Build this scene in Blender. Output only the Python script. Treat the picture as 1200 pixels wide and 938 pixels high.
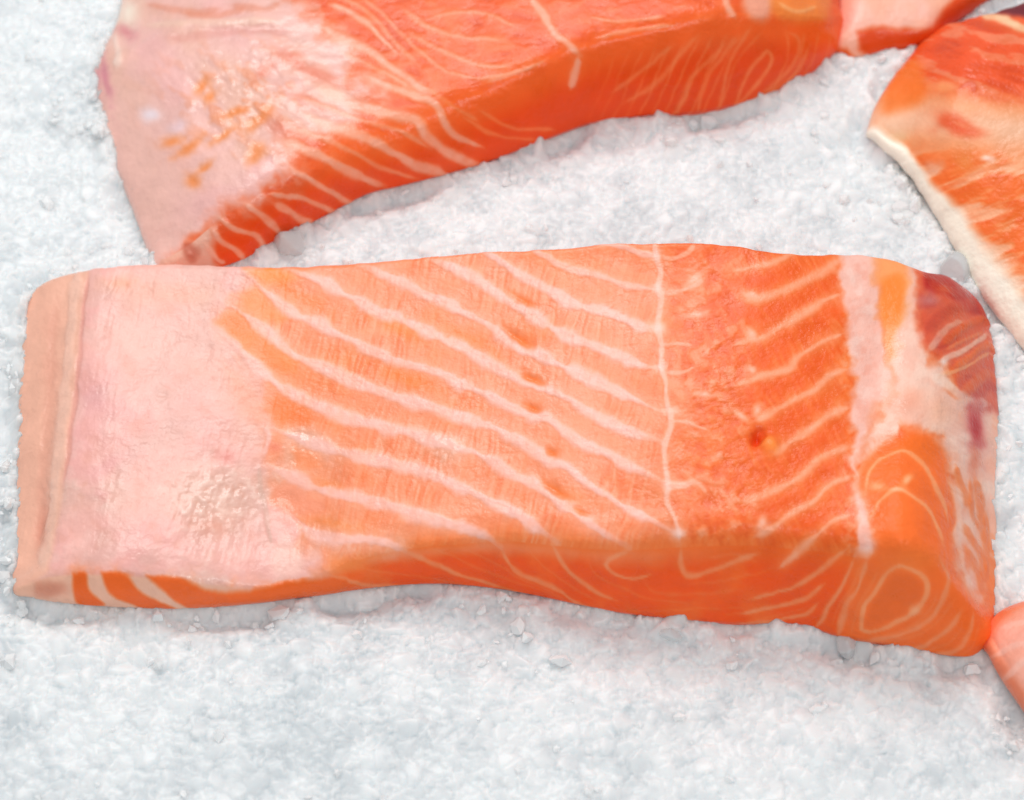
import bpy, math, random
import numpy as np
from mathutils import Vector

rng = np.random.default_rng(7)
scene = bpy.context.scene
for o in list(bpy.data.objects):
    bpy.data.objects.remove(o)

# ---------------------------------------------------------------- camera
ELEV = math.radians(55.0)
LENS, SENSOR = 85.0, 36.0
DIST = 0.192 * LENS / SENSOR
TGT = np.array([0.0, 0.0, 0.012])
CAMPOS = TGT + DIST * np.array([0.0, -math.cos(ELEV), math.sin(ELEV)])
cam_d = bpy.data.cameras.new("camera")
cam = bpy.data.objects.new("camera", cam_d)
scene.collection.objects.link(cam)
cam.location = CAMPOS
cam.rotation_euler = (math.pi / 2 - ELEV, 0, 0)
cam_d.lens, cam_d.sensor_width = LENS, SENSOR
cam_d.clip_start, cam_d.clip_end = 0.01, 20
cam_d.dof.use_dof = True
cam_d.dof.focus_distance = DIST
cam_d.dof.aperture_fstop = 16
scene.camera = cam

# ---------------------------------------------------------------- light
world = bpy.data.worlds.new("World")
scene.world = world
world.use_nodes = True
bg = world.node_tree.nodes["Background"]
bg.inputs[0].default_value = (0.97, 0.985, 1.0, 1)
bg.inputs[1].default_value = 0.43


def area(name, loc, target, size, power, col):
    d = bpy.data.lights.new(name, 'AREA')
    d.shape = 'RECTANGLE'
    d.size, d.size_y = size
    d.energy = power
    d.color = col
    o = bpy.data.objects.new(name, d)
    scene.collection.objects.link(o)
    o.location = loc
    o.rotation_euler = (Vector(target) - Vector(loc)).to_track_quat('-Z', 'Y').to_euler()
    return o


area("counter_or_fill_lamp", (-0.12, 0.56, 0.72), (0, 0, 0), (0.46, 0.30), 4.3, (1.0, 0.985, 0.96))
area("counter_or_fill_lamp", (0.16, -0.40, 0.85), (0, 0, 0), (0.34, 0.22), 2.8, (1.0, 0.98, 0.95))  # fill lamp added in front to brighten the near cut faces

vs = scene.view_settings
vs.view_transform = 'Standard'
vs.look = 'None'
vs.exposure = 0.0
vs.gamma = 1.0
vs.use_curve_mapping = False
scene.cycles.use_denoising = True
scene.cycles.max_bounces = 14
scene.cycles.transmission_bounces = 12
scene.cycles.sample_clamp_indirect = 6
scene.cycles.caustics_refractive = True
scene.cycles.caustics_reflective = False

# ---------------------------------------------------------------- maths helpers
F_ = np.array([0.0, math.cos(ELEV), -math.sin(ELEV)])
U_ = np.array([0.0, math.sin(ELEV), math.cos(ELEV)])
R_ = np.array([1.0, 0.0, 0.0])


def place(px, py, z):
    """Sight line through a point of the survey sheet, cut at the real height z (metres)."""
    px, py, z = np.broadcast_arrays(np.asarray(px, float), np.asarray(py, float), np.asarray(z, float))
    k = SENSOR / LENS / 1200.0
    d = F_ + R_ * ((px - 600) * k)[..., None] + U_ * ((469 - py) * k)[..., None]
    t = (z - CAMPOS[2]) / d[..., 2]
    return CAMPOS + d * t[..., None]


def hash2(ix, iy, seed):
    h = (ix.astype(np.int64) * 374761393 + iy.astype(np.int64) * 668265263 + seed * 1274126177) & 0xFFFFFFFF
    h = ((h ^ (h >> 13)) * 1274126177) & 0xFFFFFFFF
    h = h ^ (h >> 16)
    return (h & 0xFFFFFF) / float(0xFFFFFF)


def noise(x, y, s, seed=0):
    """value noise, -1..1, feature size s"""
    x = x / s + seed * 17.31
    y = y / s - seed * 9.77
    ix, iy = np.floor(x), np.floor(y)
    fx, fy = x - ix, y - iy
    fx = fx * fx * fx * (fx * (fx * 6 - 15) + 10)
    fy = fy * fy * fy * (fy * (fy * 6 - 15) + 10)
    a, b = hash2(ix, iy, seed), hash2(ix + 1, iy, seed)
    c, d = hash2(ix, iy + 1, seed), hash2(ix + 1, iy + 1, seed)
    return ((a * (1 - fx) + b * fx) * (1 - fy) + (c * (1 - fx) + d * fx) * fy) * 2 - 1


def fbm(x, y, s, seed=0, octv=4, gain=0.5):
    r, a, t = 0.0, 1.0, 0.0
    x, y = 0.848 * x - 0.53 * y, 0.53 * x + 0.848 * y
    for i in range(octv):
        r = r + a * noise(x, y, s, seed + i * 7)
        x, y = 0.8 * x - 0.6 * y, 0.6 * x + 0.8 * y        # turn every octave so that no lattice shows
        t += a
        a *= gain
        s *= 0.5
    return r / t


def worley(x, y, s, seed=0):
    """distance to nearest cell point and second nearest, plus the cell's random value"""
    x, y = x / s, y / s
    ix, iy = np.floor(x), np.floor(y)
    d1 = np.full(x.shape, 9.0)
    d2 = np.full(x.shape, 9.0)
    val = np.zeros(x.shape)
    gx = np.zeros(x.shape)
    gy = np.zeros(x.shape)
    for i in (-1, 0, 1):
        for j in (-1, 0, 1):
            cx, cy = ix + i, iy + j
            ox = cx + hash2(cx, cy, seed)
            oy = cy + hash2(cx, cy, seed + 1)
            d = np.hypot(x - ox, y - oy)
            n = d < d1
            d2 = np.where(n, d1, np.minimum(d2, d))
            val = np.where(n, hash2(cx, cy, seed + 2), val)
            gx = np.where(n, x - ox, gx)
            gy = np.where(n, y - oy, gy)
            d1 = np.where(n, d, d1)
    return d1, d2, val, gx, gy


def sstep(a, b, x):
    t = np.clip((x - a) / (b - a), 0, 1)
    return t * t * (3 - 2 * t)


def lin(c):
    c = np.clip(np.asarray(c, float), 0, 1)
    return np.where(c <= 0.04045, c / 12.92, ((c + 0.055) / 1.055) ** 2.4)


def curve(pts, n):
    """smooth curve through points (centripetal-ish Catmull-Rom), n samples by arc length"""
    p = np.asarray(pts, float)
    if len(p) == 2:
        return p[0] + (p[1] - p[0]) * np.linspace(0, 1, n)[:, None]
    q = np.vstack([2 * p[0] - p[1], p, 2 * p[-1] - p[-2]])
    out = []
    for i in range(len(p) - 1):
        a, b, c, d = q[i:i + 4]
        t = np.linspace(0, 1, 12, endpoint=False)[:, None]
        out.append(0.5 * ((2 * b) + (-a + c) * t + (2 * a - 5 * b + 4 * c - d) * t ** 2 + (-a + 3 * b - 3 * c + d) * t ** 3))
    out.append(p[-1:])
    c = np.vstack(out)
    L = np.r_[0, np.cumsum(np.linalg.norm(np.diff(c, axis=0), axis=1))]
    u = np.linspace(0, L[-1], n)
    return np.stack([np.interp(u, L, c[:, k]) for k in range(c.shape[1])], 1)


def polydist(X, Y, pts, closed=False):
    """distance to a polyline and position 0..1 along it"""
    p = np.asarray(pts, float)
    if closed:
        p = np.vstack([p, p[:1]])
    seg = np.linalg.norm(np.diff(p, axis=0), axis=1)
    L = np.r_[0, np.cumsum(seg)]
    best = np.full(X.shape, 1e18)
    par = np.zeros(X.shape)
    for i in range(len(p) - 1):
        ax, ay = p[i]
        bx, by = p[i + 1]
        vx, vy = bx - ax, by - ay
        q = vx * vx + vy * vy
        if q < 1e-18:
            continue
        t = np.clip(((X - ax) * vx + (Y - ay) * vy) / q, 0, 1)
        d = (X - ax - t * vx) ** 2 + (Y - ay - t * vy) ** 2
        m = d < best
        best = np.where(m, d, best)
        par = np.where(m, (L[i] + t * seg[i]) / L[-1], par)
    return np.sqrt(best), par


def inside(X, Y, pts):
    p = np.asarray(pts, float)
    r = np.zeros(X.shape, bool)
    n = len(p)
    for i in range(n):
        x0, y0 = p[i]
        x1, y1 = p[(i + 1) % n]
        if y0 == y1:
            continue
        c = ((y0 > Y) != (y1 > Y)) & (X < (x1 - x0) * (Y - y0) / (y1 - y0) + x0)
        r ^= c
    return r


# ---------------------------------------------------------------- materials
def new_mat(name):
    m = bpy.data.materials.new(name)
    m.use_nodes = True
    nt = m.node_tree
    return m, nt, nt.nodes["Principled BSDF"]


def flesh_material():
    m, nt, b = new_mat("raw_salmon")
    N, L = nt.nodes, nt.links
    at = N.new("ShaderNodeAttribute")
    at.attribute_name = "Col"
    tc = N.new("ShaderNodeTexCoord")
    n1 = N.new("ShaderNodeTexNoise")
    n1.inputs["Scale"].default_value = 900
    n1.inputs["Detail"].default_value = 3
    n2 = N.new("ShaderNodeTexNoise")
    n2.inputs["Scale"].default_value = 180
    n2.inputs["Detail"].default_value = 4
    L.new(tc.outputs["Object"], n1.inputs["Vector"])
    L.new(tc.outputs["Object"], n2.inputs["Vector"])
    # slight mottling of the flesh
    mr = N.new("ShaderNodeMapRange")
    mr.inputs["From Min"].default_value = 0.3
    mr.inputs["From Max"].default_value = 0.7
    mr.inputs["To Min"].default_value = 0.93
    mr.inputs["To Max"].default_value = 1.05
    L.new(n2.outputs["Fac"], mr.inputs["Value"])
    mx = N.new("ShaderNodeMix")
    mx.data_type = 'RGBA'
    mx.blend_type = 'MULTIPLY'
    mx.inputs["Factor"].default_value = 1.0
    L.new(at.outputs["Color"], mx.inputs["A"])
    L.new(mr.outputs["Result"], mx.inputs["B"])
    L.new(mx.outputs["Result"], b.inputs["Base Color"])
    rr = N.new("ShaderNodeMapRange")
    rr.inputs["From Min"].default_value = 0.35
    rr.inputs["From Max"].default_value = 0.65
    rr.inputs["To Min"].default_value = 0.24
    rr.inputs["To Max"].default_value = 0.46
    L.new(n2.outputs["Fac"], rr.inputs["Value"])
    L.new(rr.outputs["Result"], b.inputs["Roughness"])
    b.inputs["IOR"].default_value = 1.40
    b.inputs["Specular IOR Level"].default_value = 0.32
    L.new(at.outputs["Alpha"], b.inputs["Coat Weight"])
    b.inputs["Coat Roughness"].default_value = 0.13
    b.inputs["Coat IOR"].default_value = 1.36
    bp = N.new("ShaderNodeBump")
    bp.inputs["Strength"].default_value = 0.5
    bp.inputs["Distance"].default_value = 0.0004
    L.new(n1.outputs["Fac"], bp.inputs["Height"])
    bp2 = N.new("ShaderNodeBump")
    bp2.inputs["Strength"].default_value = 0.6
    bp2.inputs["Distance"].default_value = 0.0008
    L.new(n2.outputs["Fac"], bp2.inputs["Height"])
    L.new(bp.outputs["Normal"], bp2.inputs["Normal"])
    L.new(bp2.outputs["Normal"], b.inputs["Normal"])
    return m


def ice_material(name, trans, rough, sss, col):
    m, nt, b = new_mat(name)
    N, L = nt.nodes, nt.links
    b.inputs["Base Color"].default_value = (*col, 1)
    b.inputs["Roughness"].default_value = rough
    b.inputs["IOR"].default_value = 1.31
    b.inputs["Transmission Weight"].default_value = trans
    b.inputs["Subsurface Weight"].default_value = sss
    b.inputs["Subsurface Radius"].default_value = (0.8, 0.95, 1.0)
    b.inputs["Subsurface Scale"].default_value = 0.0042
    at = N.new("ShaderNodeAttribute")
    at.attribute_name = "Col"
    L.new(at.outputs["Color"], b.inputs["Base Color"])
    tc = N.new("ShaderNodeTexCoord")
    n1 = N.new("ShaderNodeTexNoise")
    n1.inputs["Scale"].default_value = 700
    n1.inputs["Detail"].default_value = 4
    L.new(tc.outputs["Object"], n1.inputs["Vector"])
    bp = N.new("ShaderNodeBump")
    bp.inputs["Strength"].default_value = 0.3
    bp.inputs["Distance"].default_value = 0.0004
    L.new(n1.outputs["Fac"], bp.inputs["Height"])
    L.new(bp.outputs["Normal"], b.inputs["Normal"])
    return m


M_FLESH = flesh_material()
M_ICE = ice_material("packed_crushed_ice", 0.0, 0.30, 1.0, (0.84, 0.86, 0.87))


def grain_material():
    """clear wet chips of ice lying in their own meltwater"""
    m, nt, b = new_mat("clear_ice_chip")
    b.inputs["Base Color"].default_value = (0.96, 0.975, 0.985, 1)
    b.inputs["Transmission Weight"].default_value = 0.22
    b.inputs["Roughness"].default_value = 0.18
    b.inputs["IOR"].default_value = 1.2
    return m


M_CRYSTAL = grain_material()


# ---------------------------------------------------------------- mesh helpers
def mesh_from(name, V, Fc, normals=None, col=None, smooth=True):
    me = bpy.data.meshes.new(name)
    V = np.ascontiguousarray(V, np.float32)
    Fc = np.asarray(Fc, np.int32)
    nf, k = Fc.shape
    me.vertices.add(len(V))
    me.vertices.foreach_set("co", V.ravel())
    me.loops.add(nf * k)
    me.loops.foreach_set("vertex_index", Fc.ravel())
    me.polygons.add(nf)
    me.polygons.foreach_set("loop_start", np.arange(0, nf * k, k, dtype=np.int32))
    me.polygons.foreach_set("use_smooth", np.full(nf, smooth))
    me.update(calc_edges=True)
    if col is not None:
        a = me.color_attributes.new("Col", 'FLOAT_COLOR', 'POINT')
        c = np.full((len(V), 4), 0.2, np.float32)
        c[:, :col.shape[1]] = col
        a.data.foreach_set("color", c.ravel())
    if normals is not None:
        me.normals_split_custom_set_from_vertices(normals.astype(np.float32))
    return me


def vnormals(V, Q):
    a, b, c, d = (V[Q[:, i]] for i in range(4))
    n = np.cross(c - a, d - b)
    out = np.zeros_like(V)
    for i in range(4):
        for k in range(3):
            out[:, k] += np.bincount(Q[:, i], n[:, k], len(V))
    return out / np.maximum(np.linalg.norm(out, axis=1, keepdims=True), 1e-20)


def smooth_pos(V, E, w, it):
    n = len(V)
    deg = np.bincount(E[:, 0], minlength=n) + np.bincount(E[:, 1], minlength=n)
    V = V.copy()
    for _ in range(it):
        S = np.zeros_like(V)
        for k in range(3):
            S[:, k] = np.bincount(E[:, 0], V[E[:, 1], k], n) + np.bincount(E[:, 1], V[E[:, 0], k], n)
        V += (S / deg[:, None] - V) * w[:, None]
    return V


def components(mask, E):
    """connected pieces of the vertices in mask over edges E"""
    n = len(mask)
    lab = np.arange(n)
    e = E[mask[E[:, 0]] & mask[E[:, 1]]]
    while True:
        m = np.minimum(lab[e[:, 0]], lab[e[:, 1]])
        new = lab.copy()
        np.minimum.at(new, lab[e[:, 0]], m)
        np.minimum.at(new, lab[e[:, 1]], m)
        while True:
            nn = new[new]
            if (nn == new).all():
                break
            new = nn
        if (new == lab).all():
            return np.where(mask, lab, -1)
        lab = new


# ---------------------------------------------------------------- colouring of the cut flesh
class Paint:
    def __init__(self, X, Y):
        self.X0, self.Y0 = X, Y
        self.X = X + fbm(X, Y, 22, 3, 3) * 1.9
        self.Y = Y + fbm(X, Y, 22, 31, 3) * 1.9
        self.c = np.zeros((len(X), 3))
        self.relief = np.zeros(len(X))          # millimetres along the normal
        self.part = np.full(len(X), -1)
        self.names = []
        self.seamdist = np.full(len(X), 99.0)
        self.wet = np.full(len(X), 0.18)

    def newpart(self, name, label=None):
        self.names.append((name, label))
        return len(self.names) - 1

    def fill(self, col, m=None):
        if m is None:
            self.c[:] = np.array(col) / 255
        else:
            self.c += (np.array(col) / 255 - self.c) * m[:, None]

    def line(self, pts, w, col=(255, 205, 188), s=1.0, soft=0.55, relief=0.12, part='fat_seam', ragged=0.35, closed=False, taper=0.15, halo=1.0):
        p = np.asarray(pts, float)
        if closed:
            p = np.vstack([p, p[:1]])
        lo, hi = p.min(0) - w * 2 - 12, p.max(0) + w * 2 + 12
        ix = np.nonzero((self.X > lo[0]) & (self.X < hi[0]) & (self.Y > lo[1]) & (self.Y < hi[1]))[0]
        if not len(ix):
            return
        c = curve(p, max(12, int(np.linalg.norm(np.diff(p, axis=0), axis=1).sum() / 5)))
        X, Y = self.X[ix], self.Y[ix]
        d, t = polydist(X, Y, c)
        seed = len(self.names) + 5
        ww = w * 0.5 * (1 + ragged * noise(X, Y, 22, seed) + 0.3 * ragged * noise(X, Y, 6, seed + 1))
        if not closed:
            tp = sstep(0, taper, t) * sstep(0, taper, 1 - t)
            ww = ww * (0.45 + 0.55 * tp)
            end = 0.35 + 0.65 * sstep(0, taper * 0.6, t) * sstep(0, taper * 0.6, 1 - t)
        else:
            end = 1.0
        m = (1 - sstep(ww * (1 - soft), ww * (1 + soft), d)) * s * end
        m = m * (1 - 0.22 * (0.5 + 0.5 * noise(X, Y, 7, seed + 2)))
        m = np.maximum(m, 0.22 * s * end * np.exp(-(d / (w * 0.85)) ** 2) * halo)
        self.c[ix] += (np.array(col) / 255 - self.c[ix]) * m[:, None]
        self.relief[ix] += relief * m
        self.seamdist[ix] = np.minimum(self.seamdist[ix], d)
        if part:
            k = self.newpart(part)
            g = d < np.maximum(ww, 1.6)
            self.part[ix[g]] = k

    def poly(self, pts, col=None, s=1.0, soft=8, part=None, label=None, relief=0.0, warp=0.0, smooth=True):
        p = np.asarray(pts, float)
        if smooth:
            p = curve(np.vstack([p, p[:1]]), len(p) * 5)[:-1]
        X, Y = self.X, self.Y
        if warp:
            X = X + fbm(X, Y, 18, 41, 3) * warp
            Y = Y + fbm(X, Y, 18, 43, 3) * warp
        lo, hi = p.min(0) - soft * 2, p.max(0) + soft * 2
        ix = np.nonzero((X > lo[0]) & (X < hi[0]) & (Y > lo[1]) & (Y < hi[1]))[0]
        m = np.zeros(len(X))
        if not len(ix):
            return m
        d, _ = polydist(X[ix], Y[ix], p, True)
        sd = np.where(inside(X[ix], Y[ix], p), -d, d)
        m[ix] = 1 - sstep(-soft, soft, sd)
        if col is not None:
            self.c += (np.array(col) / 255 - self.c) * (m * s)[:, None]
        self.relief += relief * m
        if part:
            k = self.newpart(part, label)
            self.part[ix[sd < 0]] = k
        return m

    def blob(self, cx, cy, rx, ry, col, s=1.0, rot=0.0, relief=0.0, power=1.0, warp=0.25):
        a = math.radians(rot)
        dx, dy = self.X - cx, self.Y - cy
        u = (dx * math.cos(a) + dy * math.sin(a)) / rx
        v = (-dx * math.sin(a) + dy * math.cos(a)) / ry
        r = np.hypot(u, v) * (1 + warp * noise(self.X0, self.Y0, max(6, min(rx, ry)), 61))
        m = np.exp(-(r ** (2 * power)))
        if col is not None:
            self.c += (np.array(col) / 255 - self.c) * (m * s)[:, None]
        self.relief += relief * m
        return m

    def tint(self, amt, col):
        """amt per vertex 0..1"""
        self.c += (np.array(col) / 255 - self.c) * np.clip(amt, 0, 1)[:, None]


def fibres(X, Y, ang, across=3.2, along=26, seed=0):
    a = math.radians(ang)
    u = X * math.cos(a) + Y * math.sin(a)
    v = -X * math.sin(a) + Y * math.cos(a)
    v = v + 3 * noise(X, Y, 30, seed + 3)
    return 0.65 * noise(u / along * across, v, across, seed) + 0.35 * noise(u / along * across, v, across * 0.5, seed + 1)


FOOT = []      # footprints (world xy) so that the ice bed makes room for each piece


def build_fillet(label, TF, BF, LEFT, RIGHT, BACK, hfront, hback, paint, ns, nt, K=44, left_fall=(60, 0.35), right_fall=(45, 0.3),
                 bulge=1.0, cat="salmon fillet", group="raw salmon fillets on the ice", crease=6.0, rounding=40, shoulder=2.6, zextra=None, skin_col=(150, 148, 146)):
    """TF / BF: upper and lower edge of the near cut face; LEFT, RIGHT run from the near edge to BACK."""
    s = np.linspace(0, 1, ns)
    t = np.linspace(0, 1, nt)
    c0, c1 = curve(TF, ns), curve(BACK, ns)
    d0, d1 = curve(LEFT, nt), curve(RIGHT, nt)
    for cc, sd, na in ((c0, 301, 1.7), (c1, 305, 2.4), (d0, 309, 0.5), (d1, 313, 2.0)):     # the knife leaves small nicks
        e = np.linspace(0, 1, len(cc))
        g = np.minimum(1, np.minimum(e, 1 - e) * 20)
        cc += (g * na * fbm(cc[:, 0], cc[:, 1], 13, sd, 4, 0.65))[:, None] * np.array([[0.7, 1.0]])
    S, T = np.meshgrid(s, t)                      # (nt, ns)
    P = np.zeros((nt, ns, 2))
    for k in range(2):
        P[..., k] = ((1 - T) * c0[None, :, k] + T * c1[None, :, k] + (1 - S) * d0[:, None, k] + S * d1[:, None, k]
                     - ((1 - S) * (1 - T) * c0[0, k] + S * T * c1[-1, k] + S * (1 - T) * c0[-1, k] + (1 - S) * T * c1[0, k]))
    hf = np.interp(c0[:, 0], *np.array(hfront, float).T)
    hb = np.interp(c1[:, 0], *np.array(hback, float).T)
    kern = np.hanning(max(9, ns // 9) | 1)
    kern /= kern.sum()
    pad = len(kern) // 2
    for h in (hf, hb):                            # no kinks along the edge
        h[:] = np.convolve(np.r_[2 * h[0] - h[pad:0:-1], h, 2 * h[-1] - h[-2:-pad - 2:-1]], kern, 'valid')
    Z = (1 - T) * hf[None] + T * hb[None]
    # distance (sheet units) from both ends: the ends thin out
    dl = P[..., 0] - P[:, :1, 0]
    dr = P[:, -1:, 0] - P[..., 0]
    fl = left_fall[1] + (1 - left_fall[1]) * (1 - (1 - np.clip(dl / left_fall[0] / 1.6, 0, 1)) ** 3.2)
    fr = right_fall[1] + (1 - right_fall[1]) * (1 - (1 - np.clip(dr / right_fall[0] / 1.6, 0, 1)) ** 3.2)
    wl = sstep(0, 0.06, T)
    Z = Z * (1 + (fl - 1) * wl) * (1 + (fr - 1) * wl)
    X2, Y2 = P[..., 0], P[..., 1]
    Z = Z + 0.45 * fbm(X2, Y2, 130, 11, 2) * sstep(0, 0.15, T)
    # the cut edge slumps: a soft shoulder towards the near face
    dist_tf = np.abs(P[..., 1] - c0[None, :, 1])
    Z = Z - shoulder * (hf[None] / hf.max()) * np.clip(1 - dist_tf / 34.0, 0, 1) ** 2
    if zextra is not None:
        Z = Z + zextra(X2, Y2, S, T)
    Z = np.maximum(Z, 1.0)
    top = place(X2, Y2, Z * 1e-3).reshape(-1, 3)
    tx, ty = X2.ravel(), Y2.ravel()
    idx = np.arange(nt * ns).reshape(nt, ns)
    quads = [np.stack([idx[:-1, :-1], idx[:-1, 1:], idx[1:, 1:], idx[1:, :-1]], -1).reshape(-1, 4)]
    loop = np.r_[idx[0, :], idx[1:, -1], idx[-1, :-1][::-1], idx[1:-1, 0][::-1]]
    M = len(loop)
    isfront = np.arange(M) < ns
    bt = top[loop]
    # outward direction in plan
    tang = np.roll(bt, -3, 0) - np.roll(bt, 3, 0)
    out = np.stack([tang[:, 1], -tang[:, 0]], 1)
    out /= np.maximum(np.linalg.norm(out, axis=1, keepdims=True), 1e-9)
    bf = curve(BF, ns)
    # match BF to TF by relative length
    bot = np.zeros((M, 3))
    bot[:, :2] = bt[:, :2] + out * 0.0006
    bot[:, 2] = -0.0022
    bfx = np.zeros((M, 2))
    bfx[:ns] = bf
    fb = place(bf[:, 0], bf[:, 1], -0.0004)
    bot[:ns] = fb
    bfx[ns:, 0], bfx[ns:, 1] = tx[loop[ns:]], ty[loop[ns:]]
    # ease the bottom line across the corners
    for _ in range(30):
        bot[ns - 12:ns + 25] = (np.roll(bot, 1, 0) + np.roll(bot, -1, 0))[ns - 12:ns + 25] / 2
        j = np.r_[np.arange(0, 12), np.arange(M - 25, M)]
        bot[j] = (np.roll(bot, 1, 0) + np.roll(bot, -1, 0))[j] / 2
    rows_p, rows_x, rows_y, rows_u = [], [], [], []
    for k in range(1, K + 1):
        u = k / K
        b = np.where(isfront, bulge, 1.1) * 1e-3 * math.sin(math.pi * min(1, u)) ** 0.8
        if u > 0.9:
            b = b - 0.9e-3 * (u - 0.9) / 0.1
        p = bt * (1 - u) + bot * u
        p[:, :2] += out * b[:, None]
        rows_p.append(p)
        rows_x.append(tx[loop] * (1 - u) + bfx[:, 0] * u)
        rows_y.append(ty[loop] * (1 - u) + bfx[:, 1] * u)
        rows_u.append(np.full(M, u))
    base = nt * ns
    ring = np.vstack([loop[None], base + np.arange(K * M).reshape(K, M)])
    rn = np.roll(ring, -1, 1)
    quads.append(np.stack([ring[:-1], ring[1:], rn[1:], rn[:-1]], -1).reshape(-1, 4))
    Q = np.vstack(quads)
    V = np.vstack([top] + rows_p)
    X = np.r_[tx, np.concatenate(rows_x)]
    Y = np.r_[ty, np.concatenate(rows_y)]
    Ud = np.r_[np.zeros(base), np.concatenate(rows_u)]
    zone = np.r_[np.zeros(base, int), np.tile(np.where(isfront, 1, 2), K)]
    E = np.vstack([Q[:, [0, 1]], Q[:, [1, 2]], Q[:, [2, 3]], Q[:, [3, 0]]])
    E.sort(1)
    E = np.unique(E, axis=0)
    # round the rim
    dist = np.full(len(V), 99.0)
    gi, gj = np.meshgrid(np.arange(nt), np.arange(ns), indexing='ij')
    dist[:base] = np.minimum.reduce([gi, nt - 1 - gi, gj, ns - 1 - gj]).ravel()
    dist[base:] = np.repeat(np.arange(1, K + 1), M) * 0.8
    w = 0.85 * np.exp(-(dist / crease) ** 2)
    V = smooth_pos(V, E, w, rounding)
    # colour, relief, parts
    pt = Paint(X, Y)
    pt.zone, pt.u = zone, Ud
    pt.S = np.r_[S.ravel(), np.tile(np.r_[s, np.ones(nt - 1), s[:-1][::-1], np.zeros(nt - 2)], K)]
    paint(pt)
    sk = pt.newpart('skin')
    zs = Ud > 0.955
    pt.part[zs] = sk
    pt.tint(np.where(zone == 2, sstep(0.86, 0.97, Ud), 0) * 0.8, skin_col)
    Nn = vnormals(V, Q)
    V = V + Nn * (pt.relief * 1e-3)[:, None]
    V = smooth_pos(V, E, np.full(len(V), 0.35), 1)
    Nn = vnormals(V, Q)
    col = np.column_stack([lin(pt.c), np.clip(pt.wet, 0, 1)])
    # parts: named regions, and the flakes between the seams
    part = pt.part.copy()
    comp = components(part < 0, E)
    ids, cnt = np.unique(comp[comp >= 0], return_counts=True)
    for i in ids[cnt >= 260]:
        k = pt.newpart('flake')
        part[comp == i] = k
    # tiny leftovers join a neighbour
    for _ in range(400):
        un = part < 0
        if not un.any():
            break
        a, b = E[:, 0], E[:, 1]
        m1 = un[a] & ~un[b]
        m2 = un[b] & ~un[a]
        if not (m1.any() or m2.any()):
            break
        part[a[m1]] = part[b[m1]]
        part[b[m2]] = part[a[m2]]
    # very small parts are absorbed
    fp = part[Q].max(1)
    root = bpy.data.objects.new("salmon_fillet", None)
    scene.collection.objects.link(root)
    foot = V[ring[-1]]
    org = np.array([foot[:, 0].mean(), foot[:, 1].mean(), 0.0])
    root.location = org
    root.empty_display_size = 0.01
    root["label"], root["category"], root["group"] = label, cat, group
    for k, (nm, lb) in enumerate(pt.names):
        f = Q[fp == k]
        if len(f) < 12:
            continue
        used, inv = np.unique(f, return_inverse=True)
        me = mesh_from(nm, V[used] - org, inv.reshape(-1, 4), Nn[used], col[used])
        me.materials.append(M_FLESH)
        o = bpy.data.objects.new(nm, me)
        scene.collection.objects.link(o)
        o.parent = root
        if lb:
            o["label"] = lb
    FOOT.append(V[ring[int(K * 0.8)]][::max(1, M // 110), :2])
    return root


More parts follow.
